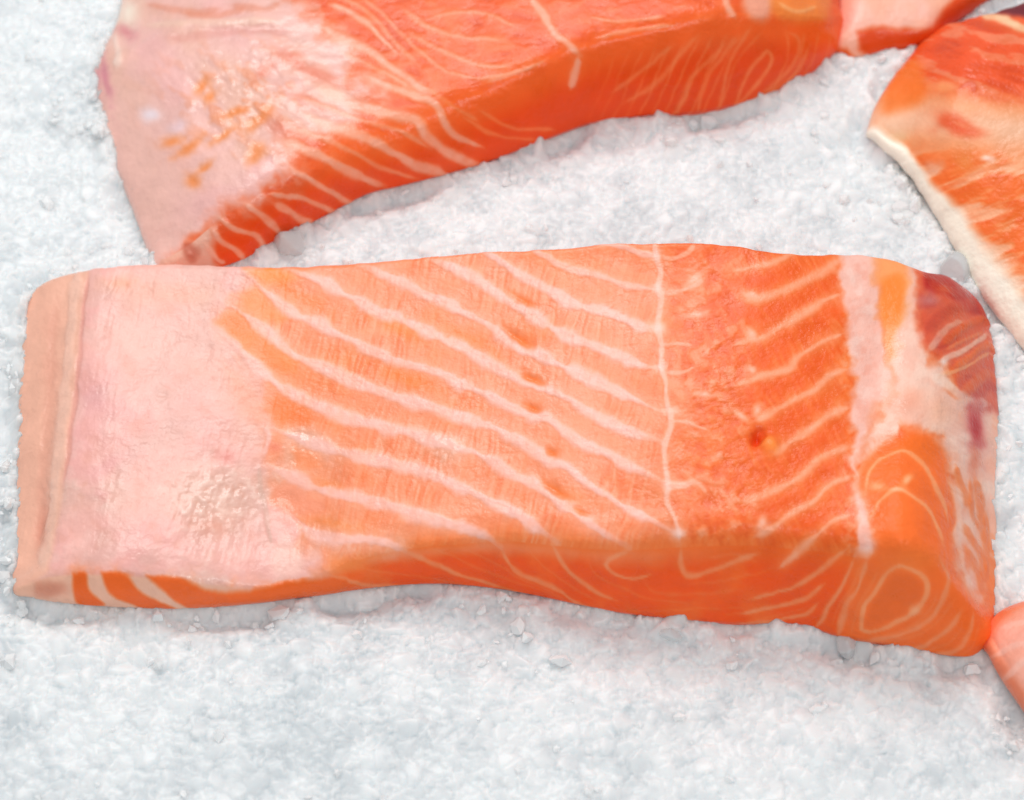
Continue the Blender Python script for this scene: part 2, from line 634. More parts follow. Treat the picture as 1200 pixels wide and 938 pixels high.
# ---------------------------------------------------------------- the near fillet
def paint_near(p):
    X, Y, X0, Y0 = p.X, p.Y, p.X0, p.Y0
    front = p.zone == 1
    # flesh: paler towards the belly, redder along the back
    k = sstep(700, 900, X + 25 * fbm(X, Y, 60, 5))
    p.fill((254, 146, 102))
    p.tint(k, (243, 101, 38))
    p.wet -= 0.10 * k
    # front cut orange, brightened in colour to stand in for light scattering inside
    fm = np.where(front, 1.0, 0.0) * sstep(0.0, 0.3, p.u + 0.06 * fbm(X, Y, 24, 17))
    p.tint(fm, (253, 88, 18))
    p.tint(fm * sstep(930, 1100, X), (255, 102, 26))
    p.tint(fm * np.clip(fbm(X, Y, 45, 18, 4), 0, 1) * 0.6, (255, 136, 66))
    # crease brightened in colour, as if the top edge caught the light
    p.tint(0.75 * np.exp(-(p.u / 0.10) ** 2) * front * sstep(380, 440, X), (255, 112, 40))
    crease = curve(NEAR_TF, 200)
    cd, _ = polydist(X, Y, crease)
    p.tint(0.7 * np.exp(-(cd / 13) ** 2) * sstep(390, 470, X) * (~front), (255, 124, 52))
    # colour drift from flake to flake and along each one
    n1 = fbm(X, Y * 1.4, 70, 21, 4)
    p.tint(np.clip(n1, 0, 1) * 0.65 * (1 - fm), (255, 138, 70))
    p.tint(np.clip(-n1, 0, 1) * 0.45 * (1 - k) * (1 - fm), (252, 178, 142))
    fb = fibres(X, Y, 103, 3.1, 26, 2)
    am = (~front) * (1 - k)
    am = am * (0.55 + 0.6 * noise(X, Y, 45, 19))
    p.tint(np.clip(fb, 0, 1) * 0.75 * am, (246, 102, 48))
    p.tint(np.clip(-fb, 0, 1) * 0.5 * am, (255, 188, 154))
    p.relief += 0.07 * fb * am
    for cx, cy, rx, ry, r in ((300, 395, 40, 13, 38), (335, 470, 26, 15, 30), (300, 345, 22, 10, 25), (345, 345, 40, 8, 28), (300, 318, 30, 5, 10), (405, 660, 30, 10, -10), (385, 570, 20, 7, 20), (395, 615, 40, 8, 12), (470, 385, 40, 9, 24), (545, 395, 40, 8, 25), (480, 445, 40, 9, 22)):
        p.blob(cx, cy, rx, ry, (255, 130, 56), 0.75, rot=r)
    # mottled middle strip where the pin bones were drawn
    mm = np.exp(-((X - 835 - 0.08 * (Y - 460)) / 55) ** 2) * (~front)
    g = fbm(X, Y, 13, 51, 4)
    p.tint(mm * sstep(0.05, 0.5, g) * 0.75, (250, 164, 128))
    p.tint(mm * sstep(0.05, 0.5, -g) * 0.7, (235, 92, 38))
    p.relief += 0.14 * mm * g
    g2 = fbm(X, Y, 40, 52, 3)
    p.tint(mm * sstep(0.1, 0.5, g2) * 0.5, (240, 96, 46))
    fr = fibres(X, Y, 60, 3.4, 22, 9)
    p.tint(np.clip(fr, 0, 1) * 0.5 * k * (~front), (230, 88, 30))
    p.tint(np.clip(-fr, 0, 1) * 0.4 * k * (~front), (255, 150, 90))

    # ---- belly lining: pale, thin-skinned, left third
    belly = [(10, 330), (110, 300), (300, 300), (283, 335), (268, 352), (252, 376), (272, 405), (296, 432), (314, 462), (306, 500),
             (306, 545), (309, 585), (326, 622), (350, 642), (378, 658), (352, 678), (310, 686), (250, 684), (210, 678), (150, 672),
             (100, 672), (60, 677), (10, 700)]
    p.poly(belly, (250, 180, 158), s=0.55, soft=42, warp=12)
    bm = p.poly(belly, (247, 186, 175), soft=17, part='belly_lining', warp=14)
    p.wet += -0.04 * bm
    bn = fbm(X, Y, 75, 71, 4)
    p.tint(bm * sstep(-0.1, 0.5, bn) * 0.7, (244, 178, 172))
    p.tint(bm * sstep(0.0, 0.6, -bn) * 0.45, (242, 188, 170))
    bn2 = fbm(X, Y, 16, 75, 4)
    p.tint(bm * sstep(0.1, 0.6, bn2) * 0.35, (252, 206, 196))
    p.tint(bm * sstep(0.05, 0.5, -bn2) * 0.45, (234, 166, 150))
    bn3 = fbm(X, Y, 38, 78, 4)
    p.tint(bm * sstep(0.05, 0.5, bn3) * 0.5, (232, 184, 172))
    p.relief += bm * (0.07 * bn2 + 0.25 * bn)
    # greyish membrane rag with glints, low right of the belly
    rag = p.blob(248, 590, 70, 58, (228, 188, 170), 0.7, warp=0.9)
    rn = fbm(X, Y, 9, 81, 4)
    p.tint(rag * sstep(0.15, 0.5, rn) * 0.6, (250, 214, 200))
    p.tint(rag * sstep(0.15, 0.5, -rn) * 0.45, (222, 158, 136))
    p.relief += rag * 0.22 * rn
    p.wet += 0.5 * rag
    p.blob(265, 535, 12, 9, (232, 140, 130), 0.6)
    p.blob(246, 617, 22, 13, (228, 156, 134), 0.55)
    p.blob(110, 470, 22, 40, (240, 172, 176), 0.5, rot=10)
    p.blob(128, 545, 24, 10, (234, 164, 164), 0.5, rot=-35)
    p.blob(118, 580, 10, 6, (234, 160, 156), 0.5)
    p.blob(170, 385, 60, 28, (250, 200, 190), 0.5)
    p.blob(205, 345, 70, 14, (244, 178, 150), 0.5)
    p.blob(140, 332, 20, 8, (244, 170, 130), 0.5)
    # ragged flaps of lining over the first flakes
    p.poly([(262, 425), (300, 450), (318, 485), (300, 500), (275, 470)], (249, 172, 146), s=0.7, soft=12)
    p.poly([(305, 590), (335, 590), (352, 622), (340, 640), (318, 632)], (250, 186, 178), s=0.8, soft=5, relief=0.25)
    p.poly([(318, 650), (335, 628), (355, 655), (345, 675), (322, 672)], (251, 200, 186), s=0.7, soft=6)
    p.line([(303, 545), (306, 575), (312, 600), (318, 640)], 6, (214, 176, 160), s=0.6, part=None, relief=0.2)
    p.line([(308, 500), (316, 512), (308, 535)], 5, (252, 206, 198), s=0.7, part=None, relief=0.2)
    p.blob(322, 524, 9, 7, (240, 130, 104), 0.7)
    p.line([(330, 590), (345, 605), (362, 620)], 3, (220, 140, 120), s=0.6, part=None, relief=-0.2)
    # folded outer margin of the flap
    strip = p.poly([(-20, 330), (60, 318), (104, 308), (104, 320), (100, 350), (94, 400), (88, 470), (80, 540), (70, 600), (62, 640), (56, 668),
                    (30, 690), (-20, 705)], (243, 184, 160), soft=4, part='belly_margin', label='tan folded outer margin of the belly flap')
    p.line([(92, 318), (86, 370), (79, 440), (72, 510), (64, 580), (56, 640), (50, 668)], 13, (249, 200, 180), s=0.85, part=None, relief=0.35, taper=0.05)
    p.line([(104, 318), (98, 370), (91, 440), (84, 500), (76, 570)], 5, (226, 150, 138), s=0.6, part=None, relief=-0.35)
    p.line([(66, 350), (60, 420), (56, 500), (50, 570), (44, 640)], 14, (230, 164, 142), s=0.65, part=None, relief=-0.3, soft=0.9)
    p.blob(48, 618, 6, 26, (222, 146, 124), 0.7, rot=6, relief=-0.3)
    p.blob(60, 380, 14, 22, (228, 164, 142), 0.4)
    p.blob(62, 437, 12, 20, (226, 160, 138), 0.4)

    # bright blunt ends of the first flakes
    for q, cc in (([(254, 375), (272, 366), (290, 372), (312, 390), (332, 412), (352, 425), (330, 440), (303, 426), (278, 402)], (255, 132, 60)),
                  ([(314, 470), (332, 456), (362, 472), (356, 496), (324, 494)], (255, 128, 66)), ([(278, 345), (300, 338), (322, 356), (340, 372), (312, 376), (286, 364)], (255, 148, 84)),
                  ([(338, 518), (366, 524), (380, 550), (346, 548)], (255, 146, 96)), ([(288, 313), (330, 315), (345, 330), (312, 334)], (255, 148, 70)),
                  ([(318, 566), (350, 572), (385, 600), (350, 605), (322, 590)], (252, 156, 122))):
        p.poly(q, cc, s=0.85, soft=8, warp=5)
    # ---- fat seams of the belly side
    FAT = (255, 196, 184)
    seams = [
        ([(420, 308), (437, 316), (470, 332), (500, 347), (525, 356), (550, 370), (575, 382), (592, 397), (610, 410), (625, 414), (642, 420),
          (662, 432), (687, 444), (717, 456), (745, 469), (775, 483)], 12),
        ([(330, 311), (347, 320), (380, 332), (412, 350), (445, 365), (465, 372), (500, 388), (525, 400), (550, 412), (575, 427), (600, 441),
          (615, 448), (645, 460), (670, 470), (700, 489), (725, 500), (750, 510), (779, 521)], 11.5),
        ([(284, 318), (298, 330), (310, 342), (330, 357), (355, 372), (385, 387), (415, 399), (440, 412), (470, 425), (500, 433), (525, 442), (550, 455),
          (582, 468), (605, 480), (625, 489), (640, 491), (662, 506), (687, 520), (705, 529), (732, 544), (757, 555), (782, 568)], 11.5),
        ([(258, 352), (285, 367), (307, 384), (325, 402), (345, 417), (370, 427), (400, 442), (425, 452), (462, 465), (500, 475), (525, 484), (550, 492),
          (580, 501), (607, 515), (630, 530), (647, 542), (665, 549), (685, 565), (707, 579), (737, 597), (765, 611), (795, 627)], 11.5),
        ([(254, 384), (277, 404), (300, 430), (325, 452), (350, 466), (380, 480), (417, 493), (456, 502), (500, 515), (525, 521), (550, 529), (580, 542),
          (605, 559), (630, 571), (655, 590), (680, 605), (700, 620), (717, 630), (738, 641)], 11),
        ([(315, 500), (343, 511), (377, 523), (405, 532), (430, 539), (464, 546), (500, 555), (525, 564), (550, 576), (575, 587), (600, 600), (620, 612),
          (640, 626), (654, 635)], 12),
        ([(312, 546), (333, 555), (366, 570), (405, 582), (443, 589), (481, 600), (500, 604), (525, 612), (550, 622), (570, 630), (586, 638)], 12.5),
        ([(350, 612), (366, 623), (392, 631), (430, 633), (455, 637), (475, 645)], 13),
        ([(503, 304), (525, 311), (550, 325), (575, 340), (600, 357), (625, 370), (650, 386), (675, 399), (700, 407), (725, 417), (755, 430), (774, 430)], 11),
        ([(560, 291), (587, 307), (612, 325), (637, 337), (662, 352), (695, 364), (725, 372), (750, 384), (772, 387)], 10),
        ([(618, 290), (650, 307), (670, 317), (695, 322), (717, 329), (740, 337), (768, 340)], 7),
        ([(690, 283), (707, 285), (725, 289), (750, 297), (768, 301)], 5),
    ]
    for i, (q, w) in enumerate(seams):
        far = 0.8 if i >= 10 else 1.0
        p.line(q, w * 1.2, FAT, s=0.95 * far, soft=0.6, relief=0.16, ragged=0.55, halo=1.5)
    # the seam along the back bone
    p.line([(767, 280), (769, 300), (774, 320), (771, 338), (775, 352), (772, 385), (776, 405), (775, 430), (780, 445), (781, 465), (782, 475),
            (786, 497), (780, 520), (779, 540), (783, 567), (781, 590), (791, 610), (796, 634)], 6.5, (255, 196, 176), s=0.85, relief=0.1, taper=0.03)
    for cx, cy, r in ((769, 301, 7), (770, 338, 8), (772, 386, 9), (775, 430, 7), (784, 568, 9), (794, 624, 9)):
        p.blob(cx, cy, r, r * 0.8, (255, 208, 194), 0.8)
    THIN = (254, 172, 136)
    short = [
        ([(775, 303), (790, 304), (805, 296), (814, 284)], 4.5), ([(771, 343), (792, 342), (814, 334), (826, 326)], 6),
        ([(776, 405), (795, 402), (812, 404)], 3.5), ([(780, 437), (799, 436), (815, 430)], 4), ([(784, 497), (800, 494), (830, 505)], 4),
        ([(783, 567), (800, 570), (815, 566), (830, 580)], 6),
    ]
    for q, w in short:
        p.line(q, w, (252, 178, 150), s=0.8, relief=0.06)
    diag = [
        ([(860, 318), (890, 312), (912, 305), (936, 294)], 6),
        ([(872, 344), (882, 352), (901, 348), (929, 335), (951, 324), (966, 317), (984, 303)], 6.5),
        ([(858, 404), (890, 398), (912, 385), (933, 373), (951, 363), (968, 352), (988, 343)], 7),
        ([(862, 452), (890, 443), (912, 437), (927, 431), (934, 421), (955, 406), (970, 398), (990, 390)], 6.5),
        ([(884, 494), (896, 490), (920, 475), (951, 459), (958, 453), (974, 439), (996, 431)], 6.5),
        ([(905, 535), (918, 526), (938, 512), (955, 500), (972, 485), (996, 477)], 7),
        ([(868, 587), (883, 585), (901, 578), (933, 563), (948, 550), (966, 534), (998, 523)], 6.5),
        ([(884, 630), (892, 625), (909, 617), (929, 601), (951, 590), (964, 577), (977, 566), (1000, 558)], 6.5),
        ([(912, 662), (929, 650), (944, 638), (959, 625), (974, 612), (1000, 604)], 6),
    ]
    # each back flake is deepest in colour just under its seam
    for q, w in diag:
        qq = np.array(q, float) + np.array([6, 17])
        p.line(qq, 15, (240, 86, 24), s=0.4, soft=0.95, part=None, relief=0.0, halo=0.0)
    for q, w in diag:
        p.line(q, w * 1.35, THIN, s=0.9, relief=0.08, ragged=0.5, taper=0.1, soft=0.9, halo=1.8)
    for cx, cy, rx, ry, r in ((812, 328, 11, 5, -30), (816, 369, 15, 5, -8), (880, 345, 7, 4, 20), (881, 392, 6, 9, -30), (881, 434, 8, 5, 30),
                              (825, 462, 12, 4, 5), (868, 487, 10, 4, 35), (888, 480, 5, 8, 20), (893, 612, 6, 8, 0), (785, 482, 14, 6, 5), (800, 567, 12, 6, 0)):
        p.blob(cx, cy, rx, ry, (255, 196, 174), 0.8, rot=r)
    # gouges left by the bones
    for cx, cy, rx, ry, r, dep in ((608, 397, 20, 6, 33, -1.1), (624, 444, 14, 5, 25, -0.8), (624, 478, 11, 5, 25, -0.8), (647, 532, 8, 5, 25, -0.6),
                                   (652, 575, 18, 5, 33, -0.6), (614, 352, 18, 4, 30, -0.35), (680, 600, 12, 4, 30, -0.4)):
        p.blob(cx, cy, rx * 0.9, ry * 0.85, (255, 120, 48), 0.75, rot=r, relief=dep * 0.6)
    p.blob(888, 513, 7, 9, (222, 62, 18), 0.9, rot=10, relief=-1.8)
    p.blob(903, 522, 10, 12, (254, 140, 62), 0.95, rot=-20, relief=0.9, power=1.5)

    # ---- dorsal fat band and the back edge
    p.poly([(988, 285), (1027, 285), (1027, 330), (1030, 380), (1040, 425), (1046, 460), (1026, 486), (1012, 512), (1005, 540), (1009, 566), (1021, 602),
            (1026, 646), (1004, 652), (1003, 610), (1000, 560), (998, 520), (999, 470), (1001, 436), (995, 400), (988, 362), (985, 330)],
           (251, 192, 176), soft=6, part='fat_band', warp=9, relief=0.1)
    fbm_ = np.exp(-((X - 1010 - 0.03 * (Y - 450)) / 24) ** 2) * (~front)
    gg = fbm(X, Y, 12, 93, 4)
    p.tint(fbm_ * sstep(0.05, 0.5, gg) * 0.5, (255, 218, 206))
    p.tint(fbm_ * sstep(0.05, 0.5, -gg) * 0.45, (247, 164, 142))
    bn = fbm(X, Y, 22, 91, 3)
    pale = p.poly([(1026, 270), (1080, 270), (1082, 330), (1078, 395), (1100, 440), (1130, 470), (1175, 470), (1175, 700), (1146, 706), (1136, 690),
                   (1122, 640), (1124, 590), (1112, 545), (1100, 520), (1080, 505), (1050, 508), (1020, 530), (1008, 540), (1012, 512), (1040, 470), (1046, 440), (1034, 390)],
                  (249, 194, 174), soft=11, part='pale_back_tissue', warp=14, relief=0.1)
    p.tint(pale * sstep(0.0, 0.6, bn) * 0.5, (252, 222, 206))
    p.tint(pale * sstep(0.0, 0.6, -bn) * 0.5, (247, 170, 142))
    p.blob(1068, 470, 22, 14, (246, 160, 130), 0.6, rot=-30)
    p.blob(1060, 430, 10, 30, (250, 190, 172), 0.6, rot=20)
    p.blob(1098, 485, 14, 22, (248, 190, 160), 0.6)
    p.poly([(1029, 285), (1058, 285), (1066, 320), (1064, 358), (1056, 388), (1048, 424), (1040, 420), (1034, 388), (1029, 350)], (255, 158, 92), s=0.9, soft=9,
           part='flake', warp=10)
    p.poly([(1033, 330), (1052, 322), (1060, 335), (1056, 372), (1040, 385), (1032, 360)], (255, 138, 56), s=0.9, soft=6)
    # dark red back margin with its muscle streaks
    dk = p.poly([(1076, 300), (1130, 300), (1170, 340), (1180, 470), (1130, 470), (1120, 440), (1098, 420), (1078, 398), (1078, 340)], (224, 92, 62), soft=9,
                part='dark_back_margin', label='dark red back margin with orange muscle streaks', warp=6)
    p.tint(dk * sstep(0.1, 0.6, fbm(X, Y, 26, 97, 3)) * 0.6, (186, 50, 44))
    p.poly([(1082, 312), (1100, 314), (1120, 330), (1142, 350), (1152, 372), (1138, 366), (1112, 348), (1086, 338)], (176, 16, 22), s=0.95, soft=5)
    p.blob(1090, 352, 13, 9, (214, 130, 126), 0.8)
    p.blob(1106, 340, 14, 6, (220, 92, 52), 0.8, rot=20)
    p.line([(1083, 392), (1100, 372), (1125, 360), (1146, 356)], 14, (204, 76, 56), s=0.75, part=None)
    p.line([(1088, 412), (1110, 384), (1130, 376)], 8, (240, 190, 170), s=0.7, part=None)
    p.line([(1102, 404), (1122, 388), (1140, 376), (1156, 372)], 12, (228, 96, 48), s=0.9, part=None, relief=0.3)
    p.line([(1108, 410), (1135, 396), (1152, 388)], 5, (240, 130, 84), s=0.8, part=None)
    p.line([(1100, 424), (1130, 410), (1158, 390)], 7, (246, 196, 176), s=0.9, part=None)
    p.line([(1116, 432), (1132, 422), (1148, 410), (1164, 400)], 10, (236, 112, 58), s=0.95, part=None, relief=0.3)
    p.line([(1100, 440), (1118, 436), (1146, 422), (1162, 414)], 5, (250, 170, 120), s=0.8, part=None)
    p.line([(1126, 462), (1140, 450), (1152, 440), (1164, 436)], 13, (230, 104, 58), s=0.95, part=None, relief=0.2)
    p.line([(1090, 440), (1112, 452), (1134, 470), (1160, 474)], 12, (252, 222, 206), s=0.8, part=None)
    p.blob(1105, 425, 5, 4, (255, 236, 230), 0.8)
    p.blob(1143, 500, 9, 26, (192, 28, 34), 1.0, rot=-6)
    p.blob(1147, 478, 7, 12, (212, 92, 84), 0.8)
    p.blob(1141, 540, 6, 20, (226, 110, 74), 0.7)
    # ---- rounded back loin (orange mound) with its rings
    p.poly([(1004, 570), (1010, 546), (1030, 525), (1058, 509), (1084, 508), (1102, 524), (1111, 549), (1115, 593), (1116, 639), (1118, 672), (1132, 696),
            (1170, 730), (1170, 790), (1000, 790), (1000, 660), (1026, 648), (1020, 604)], (255, 116, 48), s=0.92, soft=8)
    p.poly([(1035, 530), (1060, 514), (1085, 512), (1100, 530), (1085, 545), (1058, 530), (1030, 548)], (246, 112, 36), s=0.7, soft=5)
    p.blob(1075, 655, 38, 14, (255, 128, 56), 0.7)
    p.wet -= 0.14 * sstep(995, 1020, X) * sstep(500, 530, Y)
    RING = (255, 176, 128)
    for q, w in (([(1013, 580), (1019, 553), (1037, 535), (1059, 529), (1081, 543), (1093, 562), (1105, 587), (1112, 612)], 4.5),
                 ([(1018, 612), (1024, 600), (1031, 587), (1050, 574), (1068, 580), (1087, 596), (1099, 617), (1107, 640)], 4.5)):
        p.line(q, w, RING, s=0.75, relief=0.05)
    p.blob(1064, 563, 8, 4, (255, 196, 150), 0.8, rot=-40)
    p.blob(1028, 570, 8, 5, (255, 186, 140), 0.7)
    p.blob(1050, 574, 9, 3, (255, 192, 150), 0.7)
    # orange streaks on the right flank
    for q, w in (([(1120, 545), (1128, 575), (1134, 595)], 9), ([(1126, 612), (1136, 630), (1148, 650), (1152, 680)], 8), ([(1142, 560), (1148, 600), (1152, 640)], 9),
                 ([(1130, 640), (1142, 665), (1152, 700)], 8), ([(1154, 600), (1156, 660), (1156, 720)], 9), ([(1136, 560), (1138, 600), (1146, 622)], 5)):
        p.line(q, w, (243, 124, 60), s=0.9, part=None, relief=0.25)
    p.line([(1112, 560), (1124, 600), (1122, 630), (1130, 668), (1140, 698)], 10, (252, 206, 186), s=0.7, part=None, ragged=0.6)

    # ---- front cut face: fine rings of fat
    FR = (250, 160, 116)
    fl = [
        ([(586, 638), (597, 655), (615, 669), (652, 685), (675, 702), (697, 716)], 4.5),
        ([(475, 645), (512, 657), (550, 672), (592, 687), (620, 697)], 4.5),
        ([(385, 671), (400, 674), (425, 680), (480, 687)], 5),
        ([(647, 637), (660, 657), (680, 675), (702, 690), (724, 700)], 4),
        ([(740, 644), (712, 654), (717, 665), (735, 672), (752, 671), (764, 667)], 3.5),
        ([(755, 673), (762, 685), (785, 691), (830, 689), (870, 684)], 3),
        ([(799, 640), (799, 660), (806, 669), (825, 666), (857, 656), (892, 646)], 5),
        ([(740, 724), (772, 726), (812, 725)], 3.5),
        ([(996, 641), (967, 661), (939, 679), (911, 688), (878, 696)], 4),
        ([(968, 678), (945, 694), (911, 706), (866, 715)], 4),
        ([(962, 698), (945, 715), (911, 723), (860, 731)], 3.5),
        ([(1004, 652), (990, 678), (976, 698), (967, 720), (954, 734)], 4.5),
        ([(1018, 652), (1007, 681), (994, 701), (987, 723), (982, 748)], 4.5),
        ([(1100, 652), (1112, 678), (1106, 698), (1086, 723), (1055, 740), (1010, 750)], 5),
        ([(1128, 712), (1109, 735), (1075, 757), (1030, 759)], 5),
        ([(1142, 716), (1137, 737), (1118, 760), (1085, 769)], 4.5),
    ]
    fl += [
        ([(985, 654), (960, 668), (925, 683), (890, 690)], 2.6), ([(962, 688), (930, 703), (890, 711), (845, 716)], 2.6), ([(950, 705), (925, 714), (880, 724)], 2.4),
        ([(996, 668), (982, 690), (970, 708), (960, 726)], 2.6), ([(1010, 660), (998, 684), (984, 706), (976, 730)], 2.6), ([(1030, 664), (1016, 690), (1004, 716), (998, 742)], 3),
        ([(1120, 700), (1100, 722), (1070, 742), (1020, 752)], 3), ([(1130, 730), (1108, 752), (1080, 762)], 3), ([(1148, 730), (1142, 750), (1126, 766)], 3),
        ([(500, 640), (540, 652), (580, 668), (625, 684), (660, 700)], 2.4), ([(540, 640), (575, 652), (610, 672), (650, 692), (672, 708)], 2.2), ([(420, 662), (470, 668), (520, 676), (560, 686)], 2.2),
        ([(620, 642), (640, 660), (668, 680), (700, 700)], 2.2), ([(690, 650), (700, 668), (730, 684), (770, 698), (820, 702)], 2.2), ([(800, 678), (840, 676), (880, 668), (910, 660)], 2.4),
        ([(720, 712), (770, 712), (830, 708), (880, 706)], 2.2), ([(830, 650), (860, 648), (890, 655)], 2.2), ([(1034, 742), (1062, 732), (1088, 712), (1100, 690)], 3),
    ]
    for q, w in fl:
        p.line(q, w * 1.15, FR, s=0.75 if w > 3.2 else 0.22, relief=0.03, ragged=0.4, soft=0.8, part='fat_seam' if w > 3.2 else None)
    p.line([(1010, 733), (1014, 709), (1027, 686), (1041, 668), (1058, 662), (1081, 671), (1088, 686), (1075, 709), (1050, 723), (1022, 736)], 5.5, (252, 164, 114), s=0.85,
           relief=0.03, closed=True)
    p.blob(1072, 709, 8, 5, (255, 176, 130), 0.8)
    p.poly([(1018, 725), (1024, 700), (1040, 678), (1060, 670), (1078, 678), (1078, 695), (1055, 715)], (240, 108, 42), s=0.7, soft=5, part='flake')
    # thin belly end of the cut: pale fat with orange wedges
    lf = front * sstep(0.0, 0.08, p.u) * (1 - sstep(225, 330, X))
    p.tint(lf, (246, 190, 164))
    lw = [[(86, 672), (101, 671), (106, 686), (124, 706), (95, 707), (88, 692)], [(120, 671), (143, 671), (162, 686), (188, 700), (210, 713), (175, 713), (145, 700), (126, 685)],
          [(172, 673), (212, 677), (240, 687), (275, 691), (300, 688), (340, 682), (400, 674), (400, 692), (330, 704), (300, 709), (232, 713), (207, 698), (186, 683)]]
    for i, q in enumerate(lw):
        p.poly(q, (250, 108, 38), soft=3, part='flake', relief=0.05)
    p.blob(60, 687, 22, 9, (222, 142, 116), 0.85, rot=-5, power=1.6)
    # damp grey skin glimpsed under the right corner
    p.tint(front * sstep(0.93, 0.97, p.u) * sstep(1020, 1045, X) * (1 - sstep(1105, 1125, X)), (96, 92, 88))


NEAR_TF = [(20, 688), (60, 674), (115, 671), (180, 675), (250, 684), (300, 687), (345, 681), (385, 668), (430, 652), (475, 643), (530, 637), (600, 633), (680, 640), (735, 642),
           (800, 638), (870, 636), (935, 640), (1000, 649), (1040, 652), (1072, 660), (1098, 676), (1118, 694), (1138, 713), (1157, 736)]
NEAR_BF = [(22, 695), (60, 706), (110, 712), (165, 715), (230, 714), (300, 707), (340, 702), (380, 698), (430, 692), (475, 688), (530, 688), (600, 697), (680, 714), (735, 725),
           (800, 733), (870, 738), (935, 739), (985, 754), (1035, 763), (1068, 768), (1096, 772), (1118, 774), (1138, 772), (1154, 762)]


def near_z(X, Y, S, T):
    # left margin fold, slight saddle, mound of the loin
    z = -1.6 * np.exp(-((X - 62 + (Y - 500) * 0.12) / 16) ** 2) * sstep(0.02, 0.1, T) * 0.6
    z = z + 3.0 * np.exp(-((X - 1062) / 42) ** 2 - ((Y - 600) / 85) ** 2)
    z = z - 2.2 * np.exp(-((X - 1030) / 26) ** 2 - ((Y - 440) / 110) ** 2)
    z = z - 1.0 * np.exp(-((X - 320) / 60) ** 2 - ((Y - 600) / 60) ** 2)
    return z


build_fillet("large salmon fillet with pale belly flap lying in front, whole in view",
             NEAR_TF, NEAR_BF,
             [(20, 688), (22, 640), (25, 570), (27, 500), (30, 420), (35, 346)],
             [(1157, 736), (1158, 690), (1160, 630), (1161, 560), (1164, 490), (1161, 440), (1158, 400), (1154, 374), (1144, 352), (1126, 334)],
             [(35, 346), (60, 328), (105, 316), (150, 310), (200, 308), (290, 311), (350, 311), (430, 306), (500, 299), (560, 294), (620, 291), (680, 287), (720, 283),
              (768, 282), (815, 282), (860, 286), (900, 292), (945, 296), (985, 296), (1030, 299), (1060, 308), (1085, 317), (1108, 321), (1126, 334)],
             [(20, 3), (60, 7), (115, 9), (180, 9), (250, 7.5), (300, 6), (345, 6), (385, 7.5), (430, 9.5), (475, 11), (530, 12.5), (600, 15), (680, 17.5), (735, 19), (800, 21), (870, 22.5),
              (935, 22.5), (1000, 23), (1040, 24), (1072, 23.5), (1098, 21), (1118, 17.5), (1138, 13), (1157, 6)],
             [(35, 4), (60, 5.5), (105, 7), (200, 8), (300, 9), (430, 12), (560, 16), (700, 21), (800, 24), (900, 24), (1000, 22), (1085, 17), (1126, 9)],
             paint_near, 820, 320, left_fall=(75, 0.45), right_fall=(48, 0.35), zextra=near_z)


